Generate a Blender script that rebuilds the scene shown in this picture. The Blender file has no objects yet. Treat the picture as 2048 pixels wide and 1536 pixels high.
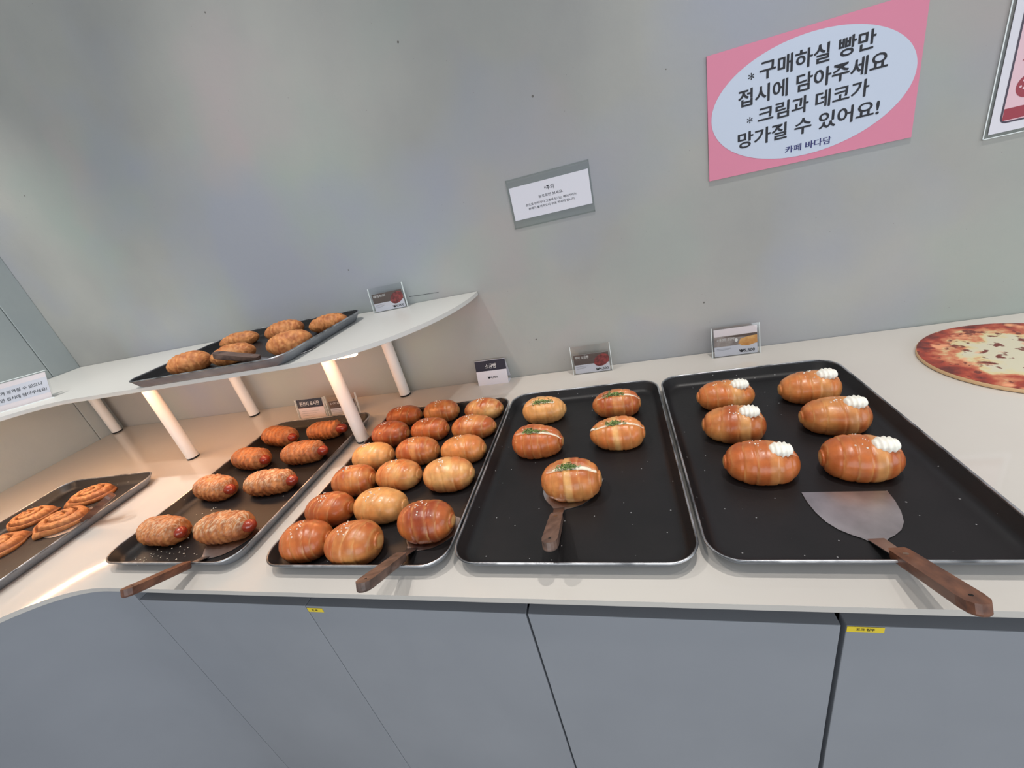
import bpy, math, random
import numpy as np
from mathutils import Matrix, Vector, noise

# ------------------------------------------------------------------ camera, world, lights, exposure
T = 0.88                                    # height of the counter top above the floor
C = bpy.context.scene.collection
SC = bpy.context.scene


def make_camera():
    pos = Vector((0.3223, -1.2267, 0.5520 + T))
    yaw, pitch, roll, f = -0.3025, -0.4213, -0.2488, 822.2187
    cy, sy, cp, sp = math.cos(yaw), math.sin(yaw), math.cos(pitch), math.sin(pitch)
    fw = Vector((sy * cp, cy * cp, sp))
    rt = Vector((cy, -sy, 0))
    up = rt.cross(fw)
    c, s = math.cos(roll), math.sin(roll)
    r2, u2 = c * rt + s * up, -s * rt + c * up
    cd = bpy.data.cameras.new('camera')
    cd.sensor_width = 36.0
    cd.lens = f / 2048 * 36
    cd.clip_start = 0.02
    o = bpy.data.objects.new('camera', cd)
    C.objects.link(o)
    o.matrix_world = Matrix(((r2.x, u2.x, -fw.x, pos.x), (r2.y, u2.y, -fw.y, pos.y), (r2.z, u2.z, -fw.z, pos.z), (0, 0, 0, 1)))
    SC.camera = o


make_camera()
SC.view_settings.view_transform = 'Standard'
SC.view_settings.look = 'None'
SC.view_settings.gamma = 1.0
SC.view_settings.exposure = 0.0
SC.view_settings.use_curve_mapping = False

W = bpy.data.worlds.new('world')
SC.world = W
W.use_nodes = True
W.node_tree.nodes['Background'].inputs[0].default_value = (0.88, 0.95, 1.0, 1)
W.node_tree.nodes['Background'].inputs[1].default_value = 0.27


def spot(x, y, z, power, cone, col=(1, 0.955, 0.90), size=0.03):
    l = bpy.data.lights.new('ceiling_spot', 'SPOT')
    l.energy = power
    l.spot_size = math.radians(cone)
    l.spot_blend = 1.0
    l.shadow_soft_size = size
    l.color = col
    o = bpy.data.objects.new('ceiling_spot', l)
    C.objects.link(o)
    o.location = (x, y, z + T)


for sx, pw in ((-1.86, 96), (-0.58, 70), (0.70, 70), (1.98, 84)):
    spot(sx, -0.50, 2.1, pw, 72)
for sx in (-1.30, -0.62, 0.30, 1.10):
    spot(sx, -1.08, 2.1, 22, 84, size=0.05)


def window_and_fill_light(x, y, z, rz, w, h, power):
    l = bpy.data.lights.new('window_and_fill', 'AREA')
    l.shape = 'RECTANGLE'
    l.size, l.size_y = w, h
    l.energy = power
    l.color = (0.90, 0.95, 1.0)
    o = bpy.data.objects.new('window_and_fill', l)
    C.objects.link(o)
    o.location = (x, y, T + z)
    o.rotation_euler = (math.radians(90), 0, math.radians(rz))


window_and_fill_light(0.6, -4.5, 0.7, 0, 4.5, 2.2, 84)
window_and_fill_light(3.6, -2.4, 0.9, 90, 2.6, 1.8, 42)  # added fill from the right to brighten the left wall, not a known window

# ------------------------------------------------------------------ helpers


def lin(r, g, b):
    def f(c):
        c /= 255.0
        return c / 12.92 if c <= 0.04045 else ((c + 0.055) / 1.055) ** 2.4
    return (f(r), f(g), f(b))


def S(name, col, rough=0.5, metal=0.0, spec=0.5, coat=0.0, emit=None, estr=0.0, sss=0.0):
    m = bpy.data.materials.new(name)
    m.use_nodes = True
    b = m.node_tree.nodes['Principled BSDF']
    b.inputs['Base Color'].default_value = (*col, 1)
    b.inputs['Roughness'].default_value = rough
    b.inputs['Metallic'].default_value = metal
    b.inputs['Specular IOR Level'].default_value = spec
    b.inputs['Coat Weight'].default_value = coat
    if sss:
        b.inputs['Subsurface Weight'].default_value = sss
        b.inputs['Subsurface Radius'].default_value = (0.006, 0.004, 0.003)
    if emit:
        b.inputs['Emission Color'].default_value = (*emit, 1)
        b.inputs['Emission Strength'].default_value = estr
    return m


def nodes(m):
    nt = m.node_tree
    return nt, nt.nodes, nt.links, nt.nodes['Principled BSDF']


def add_noise(m, scale, c1, c2, lo=0.35, hi=0.65, detail=6, bump=0.0, bscale=None, coord='Object', stretch=None):
    nt, N, K, b = nodes(m)
    tc = N.new('ShaderNodeTexCoord')
    src = tc.outputs[coord]
    if stretch:
        mp = N.new('ShaderNodeMapping')
        mp.inputs['Scale'].default_value = stretch
        K.new(src, mp.inputs[0])
        src = mp.outputs[0]
    n = N.new('ShaderNodeTexNoise')
    n.inputs['Scale'].default_value = scale
    n.inputs['Detail'].default_value = detail
    K.new(src, n.inputs['Vector'])
    r = N.new('ShaderNodeValToRGB')
    r.color_ramp.elements[0].position = lo
    r.color_ramp.elements[1].position = hi
    r.color_ramp.elements[0].color = (*c1, 1)
    r.color_ramp.elements[1].color = (*c2, 1)
    K.new(n.outputs[0], r.inputs[0])
    K.new(r.outputs[0], b.inputs['Base Color'])
    if bump:
        n2 = N.new('ShaderNodeTexNoise')
        n2.inputs['Scale'].default_value = bscale or scale * 6
        n2.inputs['Detail'].default_value = 5
        K.new(src, n2.inputs['Vector'])
        bp = N.new('ShaderNodeBump')
        bp.inputs['Strength'].default_value = bump
        bp.inputs['Distance'].default_value = 0.002
        K.new(n2.outputs[0], bp.inputs['Height'])
        K.new(bp.outputs[0], b.inputs['Normal'])
    return src, r


def mix_rgb(nt, fac, a, b):
    mx = nt.nodes.new('ShaderNodeMix')
    mx.data_type = 'RGBA'
    nt.links.new(fac, mx.inputs['Factor'])
    for sock, v in ((mx.inputs['A'], a), (mx.inputs['B'], b)):
        if isinstance(v, tuple):
            sock.default_value = (*v, 1)
        else:
            nt.links.new(v, sock)
    return mx.outputs['Result']


def blotch(m, src, out, scale, col, lo, hi, off):
    nt, N, K, b = nodes(m)
    mp = N.new('ShaderNodeMapping')
    mp.inputs['Location'].default_value = (off, off * .7, off * 1.3)
    K.new(src, mp.inputs[0])
    n = N.new('ShaderNodeTexNoise')
    n.inputs['Scale'].default_value = scale
    n.inputs['Detail'].default_value = 3
    K.new(mp.outputs[0], n.inputs['Vector'])
    r = N.new('ShaderNodeMapRange')
    r.inputs[1].default_value, r.inputs[2].default_value = lo, hi
    K.new(n.outputs[0], r.inputs[0])
    out = mix_rgb(nt, r.outputs[0], out, col)
    K.new(out, b.inputs['Base Color'])
    return out


def speckle(m, src, scale, thr, col, ramp_out, mask_scale=None):
    """small pits or specks of another colour scattered over a surface"""
    nt, N, K, b = nodes(m)
    v = N.new('ShaderNodeTexVoronoi')
    v.inputs['Scale'].default_value = scale
    v.inputs['Randomness'].default_value = 1.0
    K.new(src, v.inputs['Vector'])
    lt = N.new('ShaderNodeMath')
    lt.operation = 'LESS_THAN'
    lt.inputs[1].default_value = thr
    K.new(v.outputs['Distance'], lt.inputs[0])
    fac = lt.outputs[0]
    if mask_scale:
        sep = N.new('ShaderNodeSeparateColor')
        K.new(v.outputs['Color'], sep.inputs[0])
        g = N.new('ShaderNodeMath')
        g.operation = 'GREATER_THAN'
        g.inputs[1].default_value = mask_scale
        K.new(sep.outputs[0], g.inputs[0])
        mu = N.new('ShaderNodeMath')
        mu.operation = 'MULTIPLY'
        K.new(fac, mu.inputs[0])
        K.new(g.outputs[0], mu.inputs[1])
        fac = mu.outputs[0]
    out = mix_rgb(nt, fac, ramp_out, col)
    K.new(out, b.inputs['Base Color'])
    return out


def clear_plastic(name, tint=(1, 1, 1), gloss=0.09, rough=0.05):
    m = bpy.data.materials.new(name)
    m.use_nodes = True
    nt = m.node_tree
    N, K = nt.nodes, nt.links
    N.remove(N['Principled BSDF'])
    tr = N.new('ShaderNodeBsdfTransparent')
    tr.inputs[0].default_value = (*tint, 1)
    gl = N.new('ShaderNodeBsdfGlossy')
    gl.inputs['Roughness'].default_value = rough
    fr = N.new('ShaderNodeLayerWeight')
    fr.inputs[0].default_value = 0.25
    ad = N.new('ShaderNodeMath')
    ad.operation = 'MULTIPLY_ADD'
    ad.inputs[1].default_value = 0.5
    ad.inputs[2].default_value = gloss * 0.4
    K.new(fr.outputs['Fresnel'], ad.inputs[0])
    mx = N.new('ShaderNodeMixShader')
    K.new(ad.outputs[0], mx.inputs[0])
    K.new(tr.outputs[0], mx.inputs[1])
    K.new(gl.outputs[0], mx.inputs[2])
    K.new(mx.outputs[0], N['Material Output'].inputs[0])
    return m


def crust(name, rough, bump, bscale, spec=0.5, coat=0.0):
    """baked crust: colour carried by the mesh, broken up by fine noise"""
    m = S(name, (0.5, 0.25, 0.1), rough, spec=spec, coat=coat)
    nt, N, K, b = nodes(m)
    at = N.new('ShaderNodeAttribute')
    at.attribute_name = 'col'
    tc = N.new('ShaderNodeTexCoord')
    n = N.new('ShaderNodeTexNoise')
    n.inputs['Scale'].default_value = 45
    n.inputs['Detail'].default_value = 6
    K.new(tc.outputs['Object'], n.inputs['Vector'])
    hs = N.new('ShaderNodeHueSaturation')
    mr = N.new('ShaderNodeMapRange')
    mr.inputs[1].default_value, mr.inputs[2].default_value = 0.3, 0.7
    mr.inputs[3].default_value, mr.inputs[4].default_value = 0.80, 1.16
    hs.inputs['Saturation'].default_value = 1.0
    K.new(n.outputs[0], mr.inputs[0])
    K.new(mr.outputs[0], hs.inputs['Value'])
    K.new(at.outputs['Color'], hs.inputs['Color'])
    K.new(hs.outputs[0], b.inputs['Base Color'])
    n2 = N.new('ShaderNodeTexNoise')
    n2.inputs['Scale'].default_value = bscale
    n2.inputs['Detail'].default_value = 4
    K.new(tc.outputs['Object'], n2.inputs['Vector'])
    bp = N.new('ShaderNodeBump')
    bp.inputs['Strength'].default_value = bump
    bp.inputs['Distance'].default_value = 0.0015
    K.new(n2.outputs[0], bp.inputs['Height'])
    K.new(bp.outputs[0], b.inputs['Normal'])
    return m


class MB:
    """collects geometry for ONE mesh object with several material slots"""

    def __init__(s):
        s.v, s.f, s.m, s.c, s.mats = [], [], [], [], []

    def mi(s, mat):
        if mat not in s.mats:
            s.mats.append(mat)
        return s.mats.index(mat)

    def add(s, verts, faces, mat, mtx=None, cols=None):
        o = len(s.v)
        for p in verts:
            p = Vector(p)
            s.v.append(tuple(mtx @ p if mtx else p))
        s.f += [tuple(i + o for i in f) for f in faces]
        s.m += [s.mi(mat)] * len(faces)
        s.c += [tuple(c) for c in cols] if cols is not None else [(1, 1, 1)] * len(verts)

    def box(s, x0, y0, z0, x1, y1, z1, mat, mtx=None):
        v = [(x, y, z) for z in (z0, z1) for y in (y0, y1) for x in (x0, x1)]
        s.add(v, [(0, 2, 3, 1), (4, 5, 7, 6), (0, 1, 5, 4), (2, 6, 7, 3), (0, 4, 6, 2), (1, 3, 7, 5)], mat, mtx)

    def prism(s, pts, z0, z1, mat, mtx=None, top=None):
        n = len(pts)
        v = [(x, y, z0) for x, y in pts] + [(x, y, z1) for x, y in pts]
        f = [(i, (i + 1) % n, n + (i + 1) % n, n + i) for i in range(n)]
        s.add(v, f + [tuple(range(n - 1, -1, -1))], mat, mtx)
        s.add([(x, y, z1) for x, y in pts], [tuple(range(n))], top or mat, mtx)

    def poly(s, pts, z, mat, mtx=None):
        s.add([(x, y, z) for x, y in pts], [tuple(range(len(pts)))], mat, mtx)

    def rect(s, x0, y0, x1, y1, z, mat, mtx=None):
        s.poly([(x0, y0), (x1, y0), (x1, y1), (x0, y1)], z, mat, mtx)

    def ellipse(s, cx, cy, rx, ry, z, mat, mtx=None, rot=0.0, n=64):
        c, q = math.cos(rot), math.sin(rot)
        pts = []
        for i in range(n):
            a = 2 * math.pi * i / n
            x, y = rx * math.cos(a), ry * math.sin(a)
            pts.append((cx + c * x - q * y, cy + q * x + c * y))
        s.poly(pts, z, mat, mtx)

    def lathe(s, prof, mat, mtx=None, n=40, cap=True):
        v, f = [], []
        for r, z in prof:
            v += [(r * math.cos(2 * math.pi * i / n), r * math.sin(2 * math.pi * i / n), z) for i in range(n)]
        for k in range(len(prof) - 1):
            f += [(k * n + i, k * n + (i + 1) % n, (k + 1) * n + (i + 1) % n, (k + 1) * n + i) for i in range(n)]
        if cap:
            f += [tuple(range(n - 1, -1, -1)), tuple(range((len(prof) - 1) * n, len(prof) * n))]
        s.add(v, f, mat, mtx)

    def tube(s, path, r, mat, mtx=None, n=10, closed=False, caps=True):
        path = [Vector(p) for p in path]
        N = len(path)
        v, f = [], []
        for i, p in enumerate(path):
            if closed:
                d = path[(i + 1) % N] - path[i - 1]
            else:
                d = path[min(i + 1, N - 1)] - path[max(i - 1, 0)]
            d.normalize()
            a = Vector((0, 0, 1)) if abs(d.z) < 0.9 else Vector((1, 0, 0))
            e1 = d.cross(a).normalized()
            e2 = e1.cross(d)
            rr = r[i] if isinstance(r, (list, tuple)) else r
            v += [p + rr * (math.cos(2 * math.pi * k / n) * e1 + math.sin(2 * math.pi * k / n) * e2) for k in range(n)]
        for i in range(N if closed else N - 1):
            j = (i + 1) % N
            f += [(i * n + k, i * n + (k + 1) % n, j * n + (k + 1) % n, j * n + k) for k in range(n)]
        if caps and not closed:
            f += [tuple(range(n - 1, -1, -1)), tuple(range((N - 1) * n, N * n))]
        s.add(v, f, mat, mtx)

    def text(s, body, x, y, mat, z=0.0, w=None, h=None, align='l', bold=0.0, mtx=None, shear=0.0):
        """real lettering fitted into a width w and / or height h; x, y is the lower left (or centre) point"""
        cu = bpy.data.curves.new('lettering', 'FONT')
        cu.body = body
        cu.size = 1.0
        cu.offset = bold
        cu.shear = shear
        cu.fill_mode = 'FRONT'
        cu.resolution_u = 3
        o = bpy.data.objects.new('lettering', cu)
        C.objects.link(o)
        bpy.context.view_layer.update()
        dg = bpy.context.evaluated_depsgraph_get()
        ev = o.evaluated_get(dg)
        me = ev.to_mesh()
        vs = [tuple(q.co) for q in me.vertices]
        fs = [tuple(p.vertices) for p in me.polygons]
        ev.to_mesh_clear()
        bpy.data.objects.remove(o)
        bpy.data.curves.remove(cu)
        if not vs:
            return
        x0, x1 = min(q[0] for q in vs), max(q[0] for q in vs)
        y0, y1 = min(q[1] for q in vs), max(q[1] for q in vs)
        sx = w / (x1 - x0) if w else None
        sy = h / (y1 - y0) if h else None
        sx = sx or sy
        sy = sy or sx
        ox = x - (x0 * sx if align == 'l' else (x0 + x1) / 2 * sx)
        s.add([(q[0] * sx + ox, (q[1] - y0) * sy + y, z) for q in vs], fs, mat, mtx)

    def build(s, name, parent=None, smooth=False, bevel=0.0, seg=2, loc=None, rot=None, angle=None):
        me = bpy.data.meshes.new(name)
        me.from_pydata(s.v, [], s.f)
        for m in s.mats:
            me.materials.append(m)
        me.polygons.foreach_set('material_index', s.m)
        if smooth:
            me.polygons.foreach_set('use_smooth', [True] * len(s.f))
            if angle:
                me.set_sharp_from_angle(angle=math.radians(angle))
        at = me.attributes.new('col', 'FLOAT_COLOR', 'POINT')
        flat = []
        for c in s.c:
            flat += [c[0], c[1], c[2], 1.0]
        at.data.foreach_set('color', flat)
        me.update()
        o = bpy.data.objects.new(name, me)
        C.objects.link(o)
        if parent:
            o.parent = parent
        if loc:
            o.location = loc
        if rot:
            o.rotation_euler = rot
        if bevel:
            b = o.modifiers.new('bevel', 'BEVEL')
            b.width = bevel
            b.segments = seg
            b.limit_method = 'ANGLE'
            b.angle_limit = math.radians(40)
        return o


def tag(o, label=None, cat=None, group=None, kind=None):
    for k, v in (('label', label), ('category', cat), ('group', group), ('kind', kind)):
        if v:
            o[k] = v
    return o


def thing(name, label, cat, loc, rz=0.0, group=None):
    o = bpy.data.objects.new(name, None)
    o.empty_display_size = 0.02
    C.objects.link(o)
    o.location = loc
    o.rotation_euler = (0, 0, rz)
    return tag(o, label, cat, group)


# ------------------------------------------------------------------ materials
m_wall = S('grey plaster', lin(165, 166, 162), 0.85, spec=0.2)
src, rmp = add_noise(m_wall, 2.6, lin(157, 157, 155), lin(171, 171, 166), 0.3, 0.7, 8, bump=0.25, bscale=55)
o1 = blotch(m_wall, src, rmp.outputs[0], 1.6, lin(160, 168, 162), .48, .66, 3.1)
o1 = blotch(m_wall, src, o1, 1.9, lin(172, 163, 163), .52, .70, 8.3)
o1 = blotch(m_wall, src, o1, 1.7, lin(158, 161, 170), .52, .70, 14.9)
speckle(m_wall, src, 16, 0.045, lin(110, 108, 104), o1, 0.80)
speckle_out = speckle(m_wall, src, 60, 0.05, lin(128, 127, 124), m_wall.node_tree.nodes['Principled BSDF'].inputs['Base Color'].links[0].from_socket, 0.86)
m_wall2 = S('cool grey plaster', lin(160, 166, 166), 0.85, spec=0.2)
add_noise(m_wall2, 3.0, lin(164, 172, 174), lin(180, 186, 184), 0.3, 0.7, 8, bump=0.25, bscale=45)
m_floor = S('floor tile', lin(150, 147, 142), 0.5)
add_noise(m_floor, 5, lin(140, 137, 132), lin(158, 155, 150), 0.3, 0.7)
m_counter = S('white laminate', lin(222, 216, 210), 0.05, spec=0.4)
add_noise(m_counter, 3, lin(199, 193, 187), lin(205, 200, 193), 0.3, 0.7)
m_shelf = S('white board', lin(212, 211, 207), 0.30)
m_door = S('blue grey laminate', lin(141, 145, 153), 0.42, spec=0.35)
add_noise(m_door, 4, lin(141, 144, 151), lin(147, 150, 157), 0.3, 0.7)
m_dark = S('dark gap', lin(40, 42, 46), 0.7)
m_post = S('white painted tube', lin(232, 230, 227), 0.35)
m_black = S('black rubber', lin(22, 22, 23), 0.6)
m_led = S('warm light strip', (1, 0.9, 0.75), 0.5, emit=(1.0, 0.49, 0.22), estr=27)
m_led2 = S('dim warm light strip', (1, 0.9, 0.75), 0.5, emit=(1.0, 0.60, 0.34), estr=190)
m_alu = S('aluminium channel', lin(200, 200, 200), 0.35, metal=1.0)

m_pan = S('dark nonstick coating', lin(24, 23, 25), 0.42, spec=0.40)
src, rmp = add_noise(m_pan, 9, lin(19, 19, 21), lin(28, 26, 28), 0.3, 0.7, 6, bump=0.08, bscale=160)
o1 = speckle(m_pan, src, 75, 0.085, lin(140, 140, 142), rmp.outputs[0], 0.80)
o1 = speckle(m_pan, src, 28, 0.045, lin(120, 120, 122), o1, 0.5)
m_pan_out = S('dull aluminium', lin(140, 144, 150), 0.5, metal=0.6)
add_noise(m_pan_out, 20, lin(126, 130, 137), lin(150, 154, 160), 0.3, 0.7)
m_rim = S('worn bright rim', lin(196, 198, 202), 0.34, metal=0.9)
add_noise(m_rim, 22, lin(112, 114, 118), lin(204, 206, 210), 0.38, 0.62, 3)

m_blade = S('brushed steel', lin(190, 186, 186), 0.34, metal=1.0)
add_noise(m_blade, 18, lin(168, 163, 164), lin(206, 202, 202), 0.3, 0.7, 8)
m_wood = S('dark wood', lin(110, 70, 52), 0.42, coat=0.15)
add_noise(m_wood, 14, lin(78, 48, 37), lin(128, 84, 62), 0.3, 0.7, 8, stretch=(6, 0.7, 6))
m_wood2 = S('grey brown wood', lin(96, 74, 64), 0.45, coat=0.1)
add_noise(m_wood2, 14, lin(70, 54, 48), lin(118, 92, 80), 0.3, 0.7, 8, stretch=(6, 0.7, 6))
m_rivet = S('rivet metal', lin(170, 160, 150), 0.35, metal=1.0)
m_hole = S('hanging hole', lin(18, 14, 12), 0.9)

m_bun = crust('glossy bread crust', 0.33, 0.30, 110, spec=0.5, coat=0.14)
m_flaky = crust('flaky pastry crust', 0.55, 0.8, 150, spec=0.4)
m_sausage = S('sausage skin', lin(150, 48, 28), 0.22, spec=0.6, coat=0.4)
add_noise(m_sausage, 40, lin(128, 36, 22), lin(172, 66, 36), 0.3, 0.7)
m_salt = S('salt crystals', lin(240, 232, 220), 0.3, spec=0.6)
m_cream = S('white cream', lin(244, 241, 230), 0.5, sss=0.1)
m_cream2 = S('cream cheese', lin(238, 226, 205), 0.5, sss=0.1)
m_chive = S('green chives', lin(86, 122, 44), 0.45)
add_noise(m_chive, 160, lin(62, 88, 36), lin(150, 168, 100), 0.35, 0.65)
m_crumb = S('cheese crumbs', lin(232, 222, 205), 0.6)

m_paper = S('white paper', lin(218, 217, 226), 0.6)
m_paper_warm = S('cream paper', lin(236, 224, 226), 0.6)
m_navy = S('navy print', lin(34, 32, 50), 0.6)
m_brownp = S('brown print', lin(98, 82, 76), 0.55)
m_ink = S('black ink', lin(24, 26, 36), 0.6)
m_blueink = S('blue ink', lin(42, 44, 104), 0.6)
m_greyink = S('grey ink', lin(150, 150, 158), 0.6)
m_whiteink = S('white ink', lin(238, 236, 234), 0.6)
m_pink = S('pink sign board', lin(212, 128, 154), 0.55)
m_oval = S('pale blue oval', lin(192, 202, 220), 0.55)
m_edge = S('clear acrylic edge', lin(225, 232, 232), 0.2)
m_acryl = clear_plastic('clear acrylic', (0.985, 0.99, 0.99), gloss=.05)
m_sleeve = clear_plastic('clear laminate', (0.90, 0.915, 0.91), gloss=0.0, rough=0.25)
m_yellow = S('yellow sticker', lin(232, 204, 52), 0.5)
m_redbread = S('printed red bread', lin(120, 44, 40), 0.5)
add_noise(m_redbread, 90, lin(90, 34, 36), lin(176, 74, 70), 0.35, 0.7)
m_goldbread = S('printed golden bread', lin(224, 164, 92), 0.5)
add_noise(m_goldbread, 50, lin(206, 138, 66), lin(240, 190, 120), 0.3, 0.7)
m_greyphoto = S('printed grey photo', lin(160, 148, 144), 0.5)
add_noise(m_greyphoto, 40, lin(128, 114, 110), lin(190, 178, 172), 0.3, 0.7)
m_posterpink = S('poster pink', lin(222, 186, 196), 0.4)
m_posterred = S('poster red', lin(150, 40, 58), 0.4)
m_posterdark = S('poster frame', lin(62, 52, 70), 0.4)

# ------------------------------------------------------------------ the setting
XL = -1.945


def structure():
    b = MB()
    b.box(XL - 0.12, 0.0, 0, 2.4, 0.10, 2.9, m_wall)
    tag(b.build('wall_back'), 'grey plaster back wall behind the bread counter', 'wall', kind='structure')
    b = MB()
    b.box(XL - 0.12, -3.2, 0, XL, -0.10, 2.9, m_wall2)
    tag(b.build('wall_left', bevel=0.003), 'cool grey plaster side wall at the left end of the counter', 'wall', kind='structure')
    b = MB()
    b.box(XL - 0.12, -0.0985, 0, XL + 0.001, 0.0, 2.9, m_wall2)
    tag(b.build('trim_1', bevel=0.002), 'narrow plaster strip between the side wall and the back wall', 'trim', kind='structure')
    b = MB()
    b.box(XL - 0.12, -3.2, -0.08, 2.4, 0.10, 0.0, m_floor)
    tag(b.build('floor'), 'grey floor in front of the cabinets', 'floor', kind='structure')


b_ = MB()
b_.add([(-.326, -.0008, T + .331), (-.326, -.0008, T + .3325), (-.222, -.0008, T + .3285), (-.222, -.0008, T + .3275)], [(0, 3, 2, 1)], m_dark)
tag(b_.build('trim_2'), 'thin dark crack line in the wall plaster above the shelf tip', 'crack', kind='structure')
structure()


def arc(cx, cy, rx, ry, a0, a1, n):
    return [(cx + rx * math.cos(math.radians(a0 + (a1 - a0) * i / n)), cy + ry * math.sin(math.radians(a0 + (a1 - a0) * i / n))) for i in range(n + 1)]


def counter():
    b = MB()
    pts = [(XL + .003, -.002), (XL + .003, -1.7), (-1.13, -1.7)] + arc(-.80, -1.1535, .33, .33, 180, 90, 24) + [(1.7, -.8235), (1.7, -.002)]
    b.prism(pts, T - .012, T, m_counter)
    o = b.build('countertop', bevel=0.0012)
    tag(o, 'white laminate countertop with a rounded inner corner carrying the bread trays', 'countertop')
    # cabinets
    gaps = [-.767, -.319, .120, .558, 1.000]
    labs = ['grey cabinet beside the curved corner panel, under the sausage pastry tray',
            'grey cabinet with a short yellow sticker on its upper corner',
            'middle grey cabinet without sticker, under the chive bread tray',
            'grey cabinet with the longer yellow sticker, at the right']
    half = [(.0006, .0008), (.0008, .0018), (.0018, .0032), (.0032, .002)]
    for i in range(4):
        x0, x1 = gaps[i], gaps[i + 1]
        g0, g1 = half[i]
        t = thing('base_cabinet', labs[i], 'cabinet', ((x0 + x1) / 2, -.40, 0), group='grey base cabinets under the counter')
        w = (x1 - x0) / 2
        c = MB()
        c.box(-w, -.37, .08, w, .395, T - .0125, m_dark)
        c.box(-w, -.33, 0, w, .395, .08, m_dark)
        c.build('carcass', t)
        d = MB()
        d.box(-w + g0, -.41, .085, w - g1, -.39, T - .056, m_door)
        do = d.build('door', t, bevel=0.001)
        if i in (1, 3):
            s = MB()
            mt = Matrix.Translation((0, -.4104, 0)) @ Matrix.Rotation(math.radians(90), 4, 'X')
            if i == 1:
                s.box(.002 - w, T - .0715, -.0002, .0365 - w, T - .0605, .0003, m_yellow, mt)
                s.text('컵 뚜', .011 - w, T - .0690, m_ink, z=.0005, w=.014, h=.0055, bold=.02, mtx=mt)
            else:
                s.box(.0036 - w, T - .0672, -.0002, .0455 - w, T - .0565, .0003, m_yellow, mt)
                s.text('포크 컵뚜', .014 - w, T - .0640, m_ink, z=.0005, w=.021, h=.0050, bold=.02, mtx=mt)
            s.build('label_sticker', do)
    # curved corner panel and the side run
    t = thing('corner_cabinet', 'grey cabinet with a curved front panel in the counter corner at the left', 'cabinet', (-.80, -1.1535, 0))
    pts = [(.0324, .3435)] + arc(0, -.0565, .40, .40, 90, 180, 30) + [(-.40, -.54)]
    inn = [(-.42, -.54)] + arc(0, -.0565, .42, .42, 180, 90, 30) + [(.0324, .3635)]
    c = MB()
    n = len(pts)
    v = [(x, y, z) for z in (.0, T - .0125) for x, y in pts + inn]
    k = 2 * n
    f = [(i, (i + 1) % k, k + (i + 1) % k, k + i) for i in range(k)]
    for i in range(n - 1):
        f.append((k + i, k + i + 1, k + 2 * n - 2 - i, k + 2 * n - 1 - i))
        f.append((i + 1, i, 2 * n - 1 - i, 2 * n - 2 - i))
    c.add(v, f, m_door)
    c.build('curved_panel', t, smooth=True, angle=30)
    c = MB()
    c.box(XL + .80 + .004, -.54, .0, -.43, 1.14, T - .0125, m_dark)
    c.build('carcass', t)


counter()
ZS = T + .308


def shelf():
    t = thing('display_shelf', 'raised white shelf with rounded end on white posts against the wall', 'shelf', (-1.12, -.2, T))
    ox, oy = 1.12, .2
    b = MB()
    endc = []
    for i in range(25):
        a = math.radians(90 * i / 24)
        endc.append((-.455 + .36 * math.cos(a) ** .95, -.002 - .437 * math.sin(a) ** .95))
    pts = [(XL + .003, -.002), (XL + .003, -1.5), (-1.60, -1.5)] + arc(-1.27, -.77, .33, .33, 180, 90, 24) + endc[::-1]
    b.prism([(x + ox, y + oy) for x, y in pts], .296, .308, m_shelf)
    b.build('shelf_board', t, bevel=0.001)
    for x, y in ((-1.128, -.326), (-.455, -.318), (-.447, -.034), (-1.123, -.046), (-1.915, -.046), (-1.66, -1.2), (-1.88, -1.2)):
        p = MB()
        p.lathe([(.0185, .006), (.0185, .295)], m_post, Matrix.Translation((x + ox, y + oy, 0)))
        po = p.build('leg', t, smooth=True, angle=40)
        q = MB()
        q.lathe([(.0175, .0003), (.019, .001), (.019, .006)], m_black, Matrix.Translation((x + ox, y + oy, 0)))
        q.build('foot_cap', po, smooth=True, angle=40)
    s = MB()
    s.box(-1.26 + ox, -.392 + oy, .286, -.312 + ox, -.378 + oy, .2958, m_led)
    s.build('led_strip', t)
    s = MB()
    inner = [(-1.655, -1.3)] + arc(-1.27, -.77, .385, .385, 180, 92, 20)
    outer = [(-1.6572, -1.3)] + arc(-1.27, -.77, .3872, .3872, 180, 92, 20)
    s.prism([(x + ox, y + oy) for x, y in inner + outer[::-1]], .2940, .2958, m_led2)
    s.build('led_strip', t)


shelf()

# ------------------------------------------------------------------ trays


def rrect(hx, hy, r, n=8):
    r = max(r, .001)
    p = []
    for cx, cy, a in ((hx - r, hy - r, 0), (-hx + r, hy - r, 90), (-hx + r, -hy + r, 180), (hx - r, -hy + r, 270)):
        p += arc(cx, cy, r, r, a, a + 90, n)
    return p


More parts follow.
